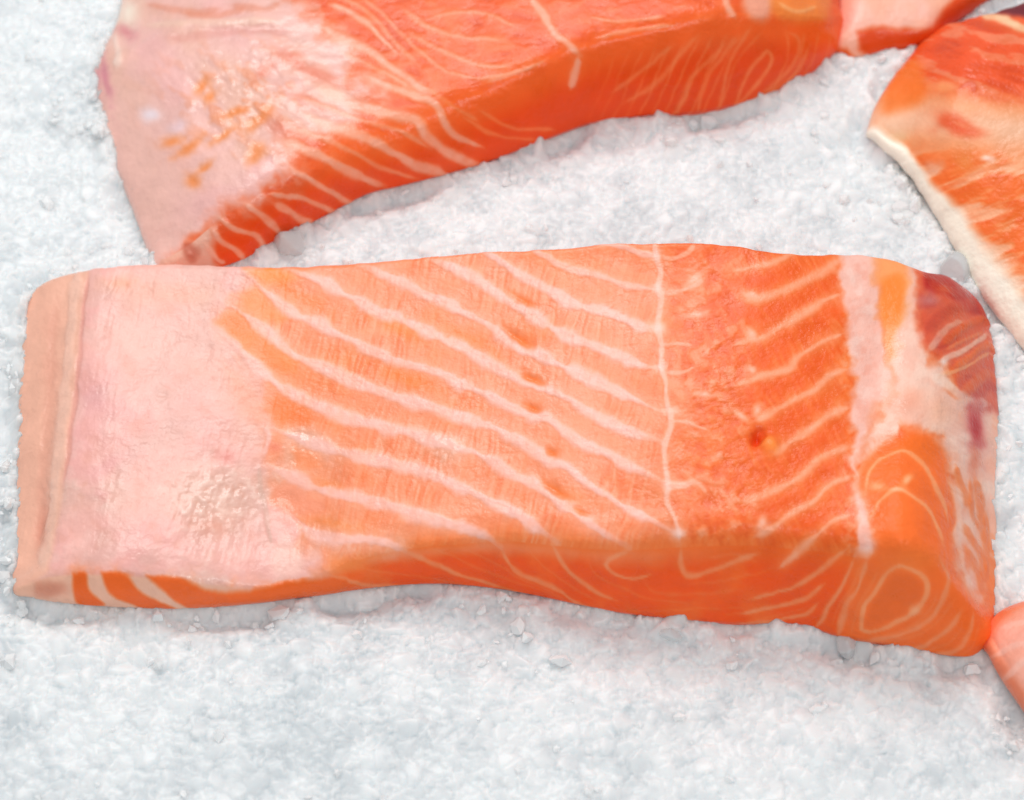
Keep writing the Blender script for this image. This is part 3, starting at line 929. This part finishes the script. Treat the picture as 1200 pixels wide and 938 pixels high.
# ---------------------------------------------------------------- the fillet behind
def paint_rear(p):
    X, Y = p.X, p.Y
    front = p.zone == 1
    p.fill((240, 96, 42))
    n1 = fbm(X, Y, 55, 121, 4)
    p.tint(np.clip(n1, 0, 1) * 0.6, (244, 134, 92))
    p.tint(np.clip(-n1, 0, 1) * 0.6, (228, 84, 36))
    sw = fbm(X + 0.9 * Y, Y * 2.2 - X * 0.4, 26, 125, 4)
    p.tint(sstep(0.15, 0.5, sw) * 0.4 * (~front), (246, 136, 88))
    p.tint(sstep(0.2, 0.5, -sw) * 0.5 * (~front), (222, 74, 26))
    p.relief += 0.13 * sw * (~front)
    fm = front * sstep(0.0, 0.4, p.u + 0.08 * fbm(X, Y, 30, 17))
    p.tint(fm, (238, 76, 18))
    cd, _ = polydist(X, Y, curve(REAR_TF, 200))
    p.tint(0.85 * np.exp(-(cd / 20) ** 2) * sstep(330, 420, X), (255, 104, 34))  # lit look of the rounded edge, painted as a brighter orange band
    belly = [(60, -140), (300, -140), (345, -5), (392, 45), (420, 60), (405, 85), (440, 105), (412, 128), (400, 150), (365, 160), (335, 168), (350, 200), (322, 215), (300, 230), (262, 252),
             (236, 276), (205, 300), (185, 330), (60, 330)]
    bm = p.poly(belly, (241, 188, 178), soft=20, part='belly_lining', warp=16)
    p.wet += 0.3 * bm
    bn = fbm(X, Y, 50, 131, 4)
    p.tint(bm * sstep(0, 0.6, bn) * 0.5, (242, 182, 180))
    p.tint(bm * sstep(0, 0.6, -bn) * 0.5, (238, 186, 162))
    p.tint(bm * (1 - sstep(150, 210, X - (Y - 150) * 0.35)) * sstep(60, 130, Y) * 0.7, (241, 190, 176))
    # torn lining showing flesh
    st = fbm(X + 1.1 * Y, (Y - 0.8 * X) * 2.4, 30, 135, 3)
    zone = np.exp(-((X - 285) / 80) ** 2 - ((Y - 115) / 62) ** 2)
    p.tint(bm * zone * sstep(0.12, 0.42, st) * 0.75, (240, 150, 112))
    p.relief += bm * zone * st * 0.6
    for cx, cy, rx, ry, r in ((236, 101, 11, 6, -50), (246, 113, 9, 6, -40), (202, 165, 13, 6, -20), (222, 172, 20, 6, -35), (302, 141, 20, 7, -38), (276, 132, 18, 5, -20),
                              (226, 212, 8, 9, -40), (300, 180, 13, 9, -50), (262, 158, 18, 5, -35), (240, 197, 10, 4, -40)):
        p.blob(cx, cy, rx, ry, (244, 140, 74), 0.85, rot=r, relief=-0.25)
    for cx, cy, rx, ry, r in ((345, 72, 24, 8, 35), (375, 88, 30, 8, 25), (366, 120, 30, 7, 28), (310, 82, 16, 6, -40), (330, 150, 18, 8, 30)):
        p.blob(cx, cy, rx, ry, (230, 116, 88), 0.65, rot=r)
    p.line([(195, 45), (240, 40), (290, 33), (340, 38)], 12, (222, 150, 140), s=0.55, part=None, relief=-0.4)
    p.line([(165, 30), (240, 26), (330, 25)], 9, (246, 206, 184), s=0.6, part=None, relief=0.4)
    for q in ([(170, 5), (230, 14), (260, 10)], [(215, 16), (250, 18), (290, 10)], [(270, 6), (310, 12), (330, 2)]):
        p.line(q, 9, (226, 140, 112), s=0.6, part=None)
    p.blob(148, 38, 12, 8, (222, 132, 140), 0.8, rot=30)
    p.blob(122, 90, 6, 30, (214, 130, 146), 0.8, rot=-12)
    p.blob(150, 14, 12, 16, (246, 232, 216), 0.9)
    p.line([(134, 42), (138, 62), (136, 80)], 8, (250, 220, 206), s=0.8, part=None, relief=0.3)
    p.blob(177, 135, 12, 9, (238, 226, 236), 0.8)  # lilac wet highlights on the lining, painted into the colour
    p.blob(210, 148, 14, 10, (240, 214, 226), 0.6, rot=-40)
    p.tint(front * (1 - sstep(236, 262, X + 6 * noise(X, Y, 12, 139))), (240, 182, 160))
    FAT = (250, 184, 160)
    for q, w in (
        ([(385, 4), (407, 13), (428, 27), (449, 48), (468, 64)], 5),
        ([(372, 30), (407, 48), (433, 61), (460, 80), (487, 99), (507, 110)], 8),
        ([(425, 88), (460, 103), (492, 115), (511, 125), (521, 147), (540, 160), (565, 170)], 6.5),
        ([(360, 98), (385, 108), (412, 120), (447, 132), (487, 141), (496, 155), (519, 173), (545, 187), (568, 193)], 10),
        ([(350, 132), (380, 144), (420, 160), (449, 171), (481, 187), (508, 197), (533, 210)], 10),
        ([(325, 163), (350, 172), (380, 185), (420, 203), (450, 217)], 9),
        ([(338, 196), (347, 202), (372, 215), (395, 227), (418, 240)], 6.5),
        ([(315, 228), (345, 228), (372, 237), (400, 254)], 5),
        ([(318, 236), (335, 244), (350, 254), (368, 262)], 6),
        ([(285, 240), (302, 248), (318, 262), (330, 276)], 6),
        ([(254, 254), (275, 267), (295, 270), (305, 281), (306, 294)], 5.5),
        ([(247, 268), (258, 282), (277, 290), (288, 304)], 5.5),
        ([(238, 285), (250, 298), (262, 306)], 5),
        ([(618, -10), (625, 2), (636, 16), (648, 36), (663, 51), (679, 63)], 8),
        ([(676, 64), (673, 78), (667, 102)], 6),
        ([(846, -8), (852, 6), (862, 22)], 7),
    ):
        p.line(q, w * 1.25, FAT, s=0.85, relief=0.2, soft=0.65)
    for q, w in (
        ([(398, -4), (424, 10), (446, 30), (466, 52), (490, 76)], 4), ([(420, -4), (450, 18), (476, 44), (505, 72), (530, 90)], 3), ([(450, 84), (480, 104), (505, 118)], 4),
        ([(400, 62), (430, 76), (462, 92), (490, 106)], 4), ([(345, 112), (385, 126), (430, 143), (470, 154), (505, 172)], 4), ([(340, 150), (378, 162), (416, 180), (455, 196), (490, 207)], 4),
        ([(470, 10), (500, 30), (540, 44), (590, 46)], 4), ([(480, 40), (520, 60), (560, 76), (600, 80)], 4), ([(505, 20), (540, 14), (580, 20), (606, 34)], 3), ([(520, 84), (560, 92), (600, 86), (630, 74)], 3),
        ([(690, 20), (730, 26), (780, 20)], 3), ([(700, 45), (740, 36), (790, 30)], 3), ([(640, 70), (610, 84), (570, 96)], 3)):
        p.line(q, w + 1.2, (248, 166, 132), s=0.68, relief=0.15, soft=0.8, part=None)
    FR = (248, 140, 88)
    for q, w in (
        ([(878, 28), (872, 40), (856, 66), (845, 99), (843, 130)], 4), ([(864, 38), (846, 62), (832, 81), (821, 108), (817, 137)], 4),
        ([(820, 38), (806, 50), (784, 75), (760, 99), (728, 118)], 4), ([(852, 44), (830, 68), (808, 87), (799, 117), (781, 143)], 4),
        ([(920, 34), (934, 44), (928, 70), (904, 99), (872, 124)], 5), ([(946, 50), (930, 84), (900, 110), (880, 126)], 4),
        ([(790, 50), (750, 80), (715, 104)], 3.5), ([(560, 128), (600, 146), (650, 150)], 3.5), ([(540, 135), (580, 155), (630, 163)], 3.5), ([(500, 104), (530, 125), (560, 140)], 4),
    ):
        p.line(q, w * 1.2, FR, s=0.7, relief=0.03, soft=0.9)
    ca, sa = math.cos(math.radians(-62)), math.sin(math.radians(-62))
    du, dv = X - 882, Y - 90
    rr = np.hypot((du * ca + dv * sa) / 40, (-du * sa + dv * ca) / 15) + 0.15 * fbm(X, Y, 30, 141, 3)
    ph = np.abs(((rr * 1.15) % 1.0) - 0.5)
    ring = sstep(0.36, 0.47, ph) * front * sstep(0.02, 0.2, p.u) * sstep(660, 760, X) * (1 - 0.4 * noise(X, Y, 20, 143))
    p.tint(ring * 0.38 * (rr > 1.1), (250, 146, 92))
    p.line([(862, 121), (870, 92), (894, 58), (902, 66), (890, 90), (870, 114)], 4, FR, s=0.75, closed=True, relief=0.03)
    p.poly([(868, -40), (905, -40), (905, 12), (890, 24), (872, 10)], (244, 178, 156), s=0.8, soft=7)
    p.poly([(905, -40), (970, -40), (972, 20), (945, 26), (915, 22), (903, 5)], (246, 140, 60), s=0.8, soft=7)
    p.line([(912, 4), (935, 14), (958, 8)], 5, (252, 180, 120), s=0.7, part=None)
    p.blob(222, 294, 9, 8, (190, 92, 68), 0.8, power=2)
    p.blob(222, 294, 4, 3, (236, 160, 140), 0.8)


REAR_TF = [(188, 310), (215, 294), (235, 277), (258, 258), (300, 236), (345, 211), (400, 184), (450, 166), (500, 146), (560, 119), (620, 93), (675, 68), (740, 50), (820, 34), (880, 30), (945, 33),
           (976, 38)]
REAR_BF = [(190, 322), (228, 322), (255, 318), (290, 306), (335, 280), (380, 258), (430, 232), (470, 222), (515, 211), (570, 196), (625, 175), (690, 151), (745, 143), (820, 138), (890, 121),
           (940, 97), (976, 70)]
build_fillet("raw salmon fillet with wide front cut and pale torn belly, lying behind the whole fillet",
             REAR_TF, REAR_BF,
             [(188, 310), (165, 245), (142, 185), (126, 135), (118, 98), (114, 72), (124, 56), (136, 36), (146, 5), (152, -60), (160, -130)],
             [(976, 38), (985, 20), (980, 0), (972, -60), (960, -130)],
             [(160, -130), (400, -150), (700, -150), (960, -130)],
             [(188, 4), (215, 6.5), (235, 9), (258, 11), (300, 13), (345, 14), (450, 13), (500, 14), (560, 15.5), (620, 17.5), (675, 18.5), (740, 20), (820, 21.5), (880, 20), (945, 14), (976, 8)],
             [(160, 5), (400, 12), (700, 19), (900, 16), (960, 8)],
             paint_rear, 560, 220, K=50, crease=9.0, rounding=70, left_fall=(60, 0.5), right_fall=(20, 0.6))


# ---------------------------------------------------------------- piece at the far right back
def paint_back(p):
    X, Y = p.X, p.Y
    front = p.zone == 1
    p.fill((248, 184, 160))
    n = fbm(X, Y, 30, 151, 3)
    p.tint(np.clip(n, 0, 1) * 0.7, (250, 200, 190))
    p.tint(np.clip(-n, 0, 1) * 0.5, (246, 168, 132))
    p.part[:] = p.newpart('belly_lining')
    p.poly([(1004, 36), (1030, 31), (1070, 35), (1092, 32), (1112, 4), (1150, -30), (1230, -60), (1240, 10), (1110, 60), (1060, 64), (1030, 66), (1008, 58)],
           (226, 78, 24), soft=5, part='flake')
    p.poly([(965, 78), (988, 54), (1004, 76)], (232, 96, 40), soft=4, part='flake')
    p.blob(1120, 22, 30, 16, (206, 52, 20), 0.6, rot=-30)


build_fillet("pale pink salmon piece with orange cut edge at the far right, against the rear fillet",
             [(984, 44), (1004, 36), (1040, 34), (1083, 38), (1102, 22), (1122, 6), (1150, -10), (1190, -30)],
             [(976, 74), (1002, 70), (1035, 64), (1067, 59), (1090, 46), (1122, 26), (1155, 6), (1200, -14)],
             [(984, 44), (990, 20), (994, -20), (1000, -70)],
             [(1190, -30), (1200, -50), (1210, -70), (1215, -95)],
             [(1000, -70), (1080, -100), (1215, -95)],
             [(984, 5), (1004, 6), (1083, 6), (1190, 6)], [(1000, 6), (1215, 6)], paint_back, 170, 90, K=24, shoulder=1.0, left_fall=(14, 0.7), right_fall=(14, 0.7))


# ---------------------------------------------------------------- piece at the right, cream rim
def paint_right(p):
    X, Y = p.X, p.Y
    p.fill((246, 142, 84))
    n = fbm(X, Y, 40, 161, 4)
    # upper red muscle
    um = 1 - sstep(85, 125, Y - (X - 1100) * 0.12)
    stx = fbm(X * 0.8 + Y * 0.3, (Y - 0.25 * X) * 3.2, 34, 165, 4)
    p.tint(um, (240, 88, 40))
    p.tint(um * sstep(0.08, 0.28, stx) * 0.75, (244, 140, 104))
    p.tint(um * sstep(0.1, 0.5, -stx) * 0.7, (218, 70, 26))
    # pale middle
    mid = np.exp(-((Y - 142 - (X - 1100) * 0.12) / 26) ** 2)
    p.tint(mid * 0.85, (244, 192, 160))
    # lower streaks
    lo = sstep(165, 195, Y - (X - 1100) * 0.05)
    st = fbm(X * 0.8 - Y * 0.3, (Y + 0.32 * X) * 3.0, 40, 167, 4)
    p.tint(lo * sstep(0.02, 0.2, st) * 0.85, (244, 108, 40))
    p.tint(lo * sstep(0.02, 0.2, -st) * 0.75, (251, 186, 148))
    fi = fibres(X, Y, -17, 3.4, 30, 169)
    p.tint(np.clip(fi, 0, 1) * 0.5 * (lo + um).clip(0, 1), (230, 84, 30))
    p.relief += 0.3 * st * lo + 0.25 * stx * um
    p.poly([(1050, 70), (1075, 70), (1085, 110), (1060, 128), (1034, 130)], (244, 120, 44), s=0.85, soft=9, part='flake')
    p.blob(1108, 102, 18, 8, (248, 160, 100), 0.7)
    p.blob(1122, 146, 27, 13, (234, 84, 40), 0.9, rot=22, power=1.4)
    p.blob(1126, 146, 12, 3, (242, 134, 88), 0.8, rot=24)
    p.line([(1125, 104), (1138, 98), (1142, 110)], 6, (222, 84, 50), s=0.7, part=None)
    p.blob(1156, 187, 8, 4, (255, 228, 220), 0.9)
    p.blob(1132, 190, 14, 12, (244, 146, 76), 0.7)
    p.blob(1052, 160, 16, 8, (228, 192, 146), 0.7)
    p.blob(1045, 148, 26, 14, (244, 204, 174), 0.7)
    p.blob(1095, 195, 14, 8, (240, 180, 152), 0.6)
    # cream fat along the lower left rim
    d, t = polydist(X, Y, curve([(1014, 150), (1060, 188), (1100, 246), (1140, 316), (1190, 388), (1250, 450)], 80))
    w = 12 + 30 * sstep(0.15, 0.75, t)
    cm = 1 - sstep(w * 0.45, w * 1.35, d + 6 * n)
    p.tint(cm, (253, 246, 230))
    k = p.newpart('fat_rim', 'cream white fat rim along the lower edge')
    p.part[(cm > 0.55) | ((p.zone == 1) & (p.u > 0.1))] = k
    p.tint((p.zone == 1) * 0.95, (253, 246, 230))
    # far edge: cream line, then dark red
    p.line([(1150, 18), (1172, 22), (1195, 32), (1230, 42), (1290, 50)], 12, (246, 214, 172), s=0.9, part='fat_rim', taper=0.05)
    p.poly([(1156, 14), (1180, 6), (1210, -10), (1320, -60), (1330, 10), (1240, 26), (1196, 19)], (112, 34, 44), soft=4, part='dark_far_edge', label='dark maroon far edge')


build_fillet("salmon piece with broad cream fat rim at the right edge, streaked with orange",
             [(1024, 152), (1040, 166), (1064, 186), (1090, 220), (1110, 252), (1132, 290), (1156, 332), (1180, 366), (1210, 400), (1250, 440)],
             [(1016, 153), (1032, 172), (1058, 196), (1082, 228), (1102, 262), (1124, 300), (1148, 342), (1173, 376), (1202, 412), (1245, 455)],
             [(1024, 152), (1030, 130), (1040, 108), (1056, 84), (1072, 62), (1090, 42), (1112, 27)],
             [(1250, 440), (1300, 300), (1320, 120), (1310, -40)],
             [(1112, 27), (1145, 18), (1165, 13), (1200, 0), (1250, -20), (1310, -40)],
             [(1024, 4.5), (1064, 5), (1110, 5), (1180, 4.5), (1250, 5)], [(1112, 9), (1165, 11), (1310, 12)], paint_right, 260, 200, K=24, shoulder=0.4,
             left_fall=(70, 0.5), right_fall=(20, 0.6), zextra=lambda X, Y, S, T: 6 * np.sin(np.clip(T, 0, 1) * math.pi) * sstep(0, 0.25, S))


# ---------------------------------------------------------------- rounded tip at the lower right
def paint_tip(p):
    X, Y = p.X, p.Y
    p.fill((250, 178, 156))
    n = fbm(X, Y, 26, 171, 4)
    p.tint(np.clip(n, 0, 1) * 0.6, (250, 192, 182))
    p.tint(np.clip(-n, 0, 1) * 0.6, (246, 160, 128))
    d, t = polydist(X, Y, curve([(1290, 700), (1200, 704), (1174, 718), (1158, 742), (1162, 768), (1184, 800), (1230, 870)], 80))
    p.tint(np.exp(-(d / 9) ** 2) * 0.85, (240, 120, 76))
    for q in ([(1166, 770), (1190, 756), (1230, 750)], [(1180, 796), (1200, 775), (1240, 765)], [(1172, 735), (1200, 730), (1240, 726)]):
        p.line(q, 7, (253, 206, 192), s=0.6, part=None)
    p.part[:] = p.newpart('belly_lining')
    p.part[d < 9] = p.newpart('flake', 'orange rim of the cut')
    p.tint(sstep(0.7, 0.85, p.u) * (p.zone == 1), (240, 214, 200))


build_fillet("pale pink rounded salmon tip at the lower right, touching the whole fillet's corner",
             [(1161, 752), (1170, 770), (1184, 794), (1204, 822), (1230, 862), (1270, 920)],
             [(1161, 760), (1168, 780), (1182, 804), (1201, 832), (1226, 872), (1266, 930)],
             [(1161, 752), (1162, 738), (1170, 724), (1184, 712), (1204, 704), (1240, 698)],
             [(1270, 920), (1330, 860), (1370, 780), (1380, 700)],
             [(1240, 698), (1290, 694), (1340, 694), (1380, 700)],
             [(1161, 5), (1184, 7), (1230, 8), (1270, 8)], [(1240, 7), (1380, 9)], paint_tip, 140, 110, K=20, shoulder=0.8, left_fall=(30, 0.7), right_fall=(20, 0.6),
             zextra=lambda X, Y, S, T: 4 * np.sin(np.clip(T, 0, 1) * math.pi) * sstep(0, 0.3, S))


# ---------------------------------------------------------------- crushed ice
def foot_distance(x, y):
    """signed distance (m) to the nearest fish footprint, negative underneath"""
    best = np.full(x.shape, 1.0)
    for f in FOOT:
        d, _ = polydist(x, y, f, True)
        best = np.minimum(best, np.where(inside(x, y, f), -d, d))
    return best


X0, X1, Y0, Y1, STEP = -0.128, 0.128, -0.115, 0.150, 0.00032
gx = np.arange(X0, X1, STEP)
gy = np.arange(Y0, Y1, STEP)
cgx, cgy = gx[::6], gy[::6]
CX, CY = np.meshgrid(cgx, cgy)
CD = foot_distance(CX, CY)


def coarse(x, y):
    fx = np.clip((x - X0) / (6 * STEP), 0, len(cgx) - 1.001)
    fy = np.clip((y - Y0) / (6 * STEP), 0, len(cgy) - 1.001)
    i, j = fx.astype(int), fy.astype(int)
    u, v = fx - i, fy - j
    return (CD[j, i] * (1 - u) + CD[j, i + 1] * u) * (1 - v) + (CD[j + 1, i] * (1 - u) + CD[j + 1, i + 1] * u) * v


def shards(a, b, size, seed, tilt):
    """a layer of broken plates: every cell a plate with its own level and slope"""
    d1, d2, v, qx, qy = worley(a, b, size, seed)
    k1, k2 = np.floor(v * 8192), np.floor(v * 977 + 3)
    tx, ty, lv, cl = hash2(k1, k2, 3) - 0.5, hash2(k1, k2, 5) - 0.5, hash2(k1, k2, 8), hash2(k1, k2, 13)
    gap = np.exp(-((d2 - d1) / 0.10) ** 2)
    return size * ((lv - 0.5) * 0.42 + tilt * (qx * tx + qy * ty) - 0.30 * d1 * d1 - 0.10 * gap), cl


def ice_surface(x, y):
    mm = 1000.0
    a, b = x * mm, y * mm
    wx = a + 0.9 * fbm(a, b, 4, 201, 3)
    wy = b + 0.9 * fbm(a, b, 4, 205, 3)
    z = 1.3 * fbm(a, b, 34, 211, 3) + 1.5 * fbm(a, b, 10, 213, 3)
    l1, c1 = shards(wx, wy, 3.6, 221, 0.9)
    l2, c2 = shards(wx + 31, wy, 1.8, 231, 1.2)
    l3, c3 = shards(a, b + 17, 1.0, 241, 1.4)
    # plates of different size lie over one another
    l2 = l2 * 1.1 + 0.10
    top = np.maximum(l1, l2)
    cl = np.where(l1 > l2, c1, c2)
    m3 = l3 * 0.9 - 0.02
    cl = np.where(m3 > top, c3, cl)
    k = 0.16
    z = z + 1.0 * (np.maximum(top, m3) + k * np.log1p(np.exp(-np.abs(top - m3) / k))) + 0.05 * fbm(a, b, 1.2, 251, 2)
    f = coarse(x, y) * mm
    z = z * (0.45 + 0.52 * np.exp(-np.maximum(f, 0) / 14)) - 0.2 + 0.6 * (1 - sstep(0.5, 6, f))
    # melted hollows along the fish, and room underneath it
    z = z - 3.0 * np.exp(-((f - 2.0) / 2.2) ** 2) * sstep(0.0, 0.7, noise(a, b, 10, 261))
    # and small heaps pushed up against it
    z = z + 1.7 * np.exp(-np.maximum(f, 0) / 3.0) * np.clip(noise(a, b, 6, 265) + 0.7 * noise(a, b, 1.9, 267), 0, 1.2)
    z = np.where(f < -1.2, np.minimum(z, -0.4 + (f + 1.2) * 2.0), z)
    # clear, water-soaked ice against frosted white ice
    wet = 0.5 + 0.5 * fbm(a, b, 16, 271, 3)
    bl = 0.6 * fbm(a, b, 5.5, 273, 4, 0.6) + 0.4 * fbm(a, b, 45, 277, 2)
    clear = 0.9 * sstep(-0.15, 0.45, bl) * (0.5 + 0.5 * wet) + 0.25 * sstep(0.7, 0.95, cl)
    return np.maximum(z, -9) * 1e-3, np.clip(clear, 0, 1)


def ice_height(x, y):
    return ice_surface(x, y)[0]


GX, GY = np.meshgrid(gx, gy)
GZ, GC = ice_surface(GX, GY)
GC = GC.reshape(-1, 1)
ice_col = (1 - GC) * np.array([0.815, 0.845, 0.865]) + GC * np.array([0.63, 0.675, 0.705])
ny, nx = GX.shape
ii = np.arange(ny * nx).reshape(ny, nx)
iq = np.stack([ii[:-1, :-1], ii[:-1, 1:], ii[1:, 1:], ii[1:, :-1]], -1).reshape(-1, 4)
me = mesh_from("ice_bed", np.stack([GX, GY, GZ], -1).reshape(-1, 3), iq, col=ice_col)
me.materials.append(M_ICE)
ice = bpy.data.objects.new("ice_bed", me)
scene.collection.objects.link(ice)
ice["kind"] = "structure"
ice["label"] = "bed of packed white crushed ice"

# loose grains lying on the bed: too many and too small to count
NG = 60000
x = rng.uniform(-0.122, 0.122, NG)
y = rng.uniform(-0.112, 0.135, NG)
size = np.clip(np.exp(rng.normal(math.log(0.0009), 0.5, NG)), 0.0004, 0.0018)
fd = coarse(x, y)
keep = (fd > size * 0.35) & (rng.random(NG) < 0.004 + 0.16 * np.exp(-fd / 0.006) * sstep(-0.3, 0.5, noise(x, y, 0.012, 281)))
x, y, size, fd = x[keep], y[keep], size[keep], fd[keep]
n = len(x)
z = ice_height(x, y)
ph = (1 + 5 ** 0.5) / 2
ico = np.array([(-1, ph, 0), (1, ph, 0), (-1, -ph, 0), (1, -ph, 0), (0, -1, ph), (0, 1, ph), (0, -1, -ph), (0, 1, -ph), (ph, 0, -1), (ph, 0, 1), (-ph, 0, -1), (-ph, 0, 1)])
ico /= np.linalg.norm(ico[0])
icf = np.array([(0, 11, 5), (0, 5, 1), (0, 1, 7), (0, 7, 10), (0, 10, 11), (1, 5, 9), (5, 11, 4), (11, 10, 2), (10, 7, 6), (7, 1, 8), (3, 9, 4), (3, 4, 2), (3, 2, 6), (3, 6, 8), (3, 8, 9),
                (4, 9, 5), (2, 4, 11), (6, 2, 10), (8, 6, 7), (9, 8, 1)])
sh = ico[None] * rng.uniform(0.6, 1.25, (n, 12, 1)) * rng.uniform(0.55, 1.3, (n, 1, 3))
q = rng.normal(size=(n, 4))
q /= np.linalg.norm(q, axis=1, keepdims=True)
w_, a_, b_, c_ = q.T
Rm = np.stack([np.stack([1 - 2 * (b_ * b_ + c_ * c_), 2 * (a_ * b_ - c_ * w_), 2 * (a_ * c_ + b_ * w_)], -1),
               np.stack([2 * (a_ * b_ + c_ * w_), 1 - 2 * (a_ * a_ + c_ * c_), 2 * (b_ * c_ - a_ * w_)], -1),
               np.stack([2 * (a_ * c_ - b_ * w_), 2 * (b_ * c_ + a_ * w_), 1 - 2 * (a_ * a_ + b_ * b_)], -1)], 1)
sh = np.einsum('nij,nkj->nki', Rm, sh) * size[:, None, None]
sh += np.stack([x, y, z - size * 0.15], -1)[:, None]
fc = (icf[None] + (np.arange(n) * 12)[:, None, None]).reshape(-1, 3)
clar = np.clip(rng.normal(0.92, 0.03, n), 0.75, 0.97)
gcol = clar[:, None] * np.array([0.975, 0.995, 1.0])
me = mesh_from("ice_grains", sh.reshape(-1, 3), fc, smooth=False, col=np.repeat(gcol, 12, 0))
me.materials.append(M_CRYSTAL)
gr = bpy.data.objects.new("ice_grains", me)
scene.collection.objects.link(gr)
gr["kind"] = "stuff"
gr["label"] = "loose clear grains of crushed ice scattered over the bed"
gr["category"] = "crushed ice"


# ---------------------------------------------------------------- a few larger lumps of clear ice
def lump_material():
    m, nt, b = new_mat("clear_ice_lump")
    N, L = nt.nodes, nt.links
    b.inputs["Base Color"].default_value = (0.93, 0.945, 0.955, 1)
    b.inputs["Transmission Weight"].default_value = 0.55
    b.inputs["Roughness"].default_value = 0.18
    b.inputs["IOR"].default_value = 1.25
    tc, n1, bp = N.new("ShaderNodeTexCoord"), N.new("ShaderNodeTexNoise"), N.new("ShaderNodeBump")
    n1.inputs["Scale"].default_value = 350
    n1.inputs["Detail"].default_value = 5
    bp.inputs["Strength"].default_value = 0.5
    bp.inputs["Distance"].default_value = 0.001
    L.new(tc.outputs["Object"], n1.inputs["Vector"])
    L.new(n1.outputs["Fac"], bp.inputs["Height"])
    L.new(bp.outputs["Normal"], b.inputs["Normal"])
    return m


M_LUMP = lump_material()


def ice_lump(px, py, z, r, seed, label):
    import bmesh
    g = np.random.default_rng(seed)
    bm = bmesh.new()
    bmesh.ops.create_icosphere(bm, subdivisions=4, radius=1.0)
    nrm = g.normal(size=(16, 3))
    nrm /= np.linalg.norm(nrm, axis=1, keepdims=True)
    off = g.uniform(0.62, 0.95, 16)
    st = g.uniform(0.75, 1.2, 3)
    for v in bm.verts:
        p = np.array(v.co)
        for n_, o_ in zip(nrm, off):                 # broken facets
            d_ = p @ n_ - o_
            if d_ > 0:
                p = p - n_ * d_ * 0.92
        v.co = p * st * r
    me = bpy.data.meshes.new("ice_chunk")
    bm.to_mesh(me)
    bm.free()
    for f in me.polygons:
        f.use_smooth = True
    me.materials.append(M_LUMP)
    o = bpy.data.objects.new("ice_chunk", me)
    scene.collection.objects.link(o)
    o.location = place(px, py, z)
    o["label"], o["category"], o["group"] = label, "ice chunk", "larger lumps of clear ice"


ice_lump(992, 756, 0.0004, 0.0026, 3, "small clear ice lump tucked under the front right corner of the whole fillet")
ice_lump(1118, 320, 0.0004, 0.0042, 5, "rounded clear ice lump behind the dark red corner of the whole fillet")
ice_lump(338, 288, -0.0002, 0.0042, 8, "pale flat ice lump in the gap between the two large fillets, at the left")
ice_lump(786, 744, 0.0001, 0.0024, 11, "small grey ice lump under the middle of the whole fillet's front cut")
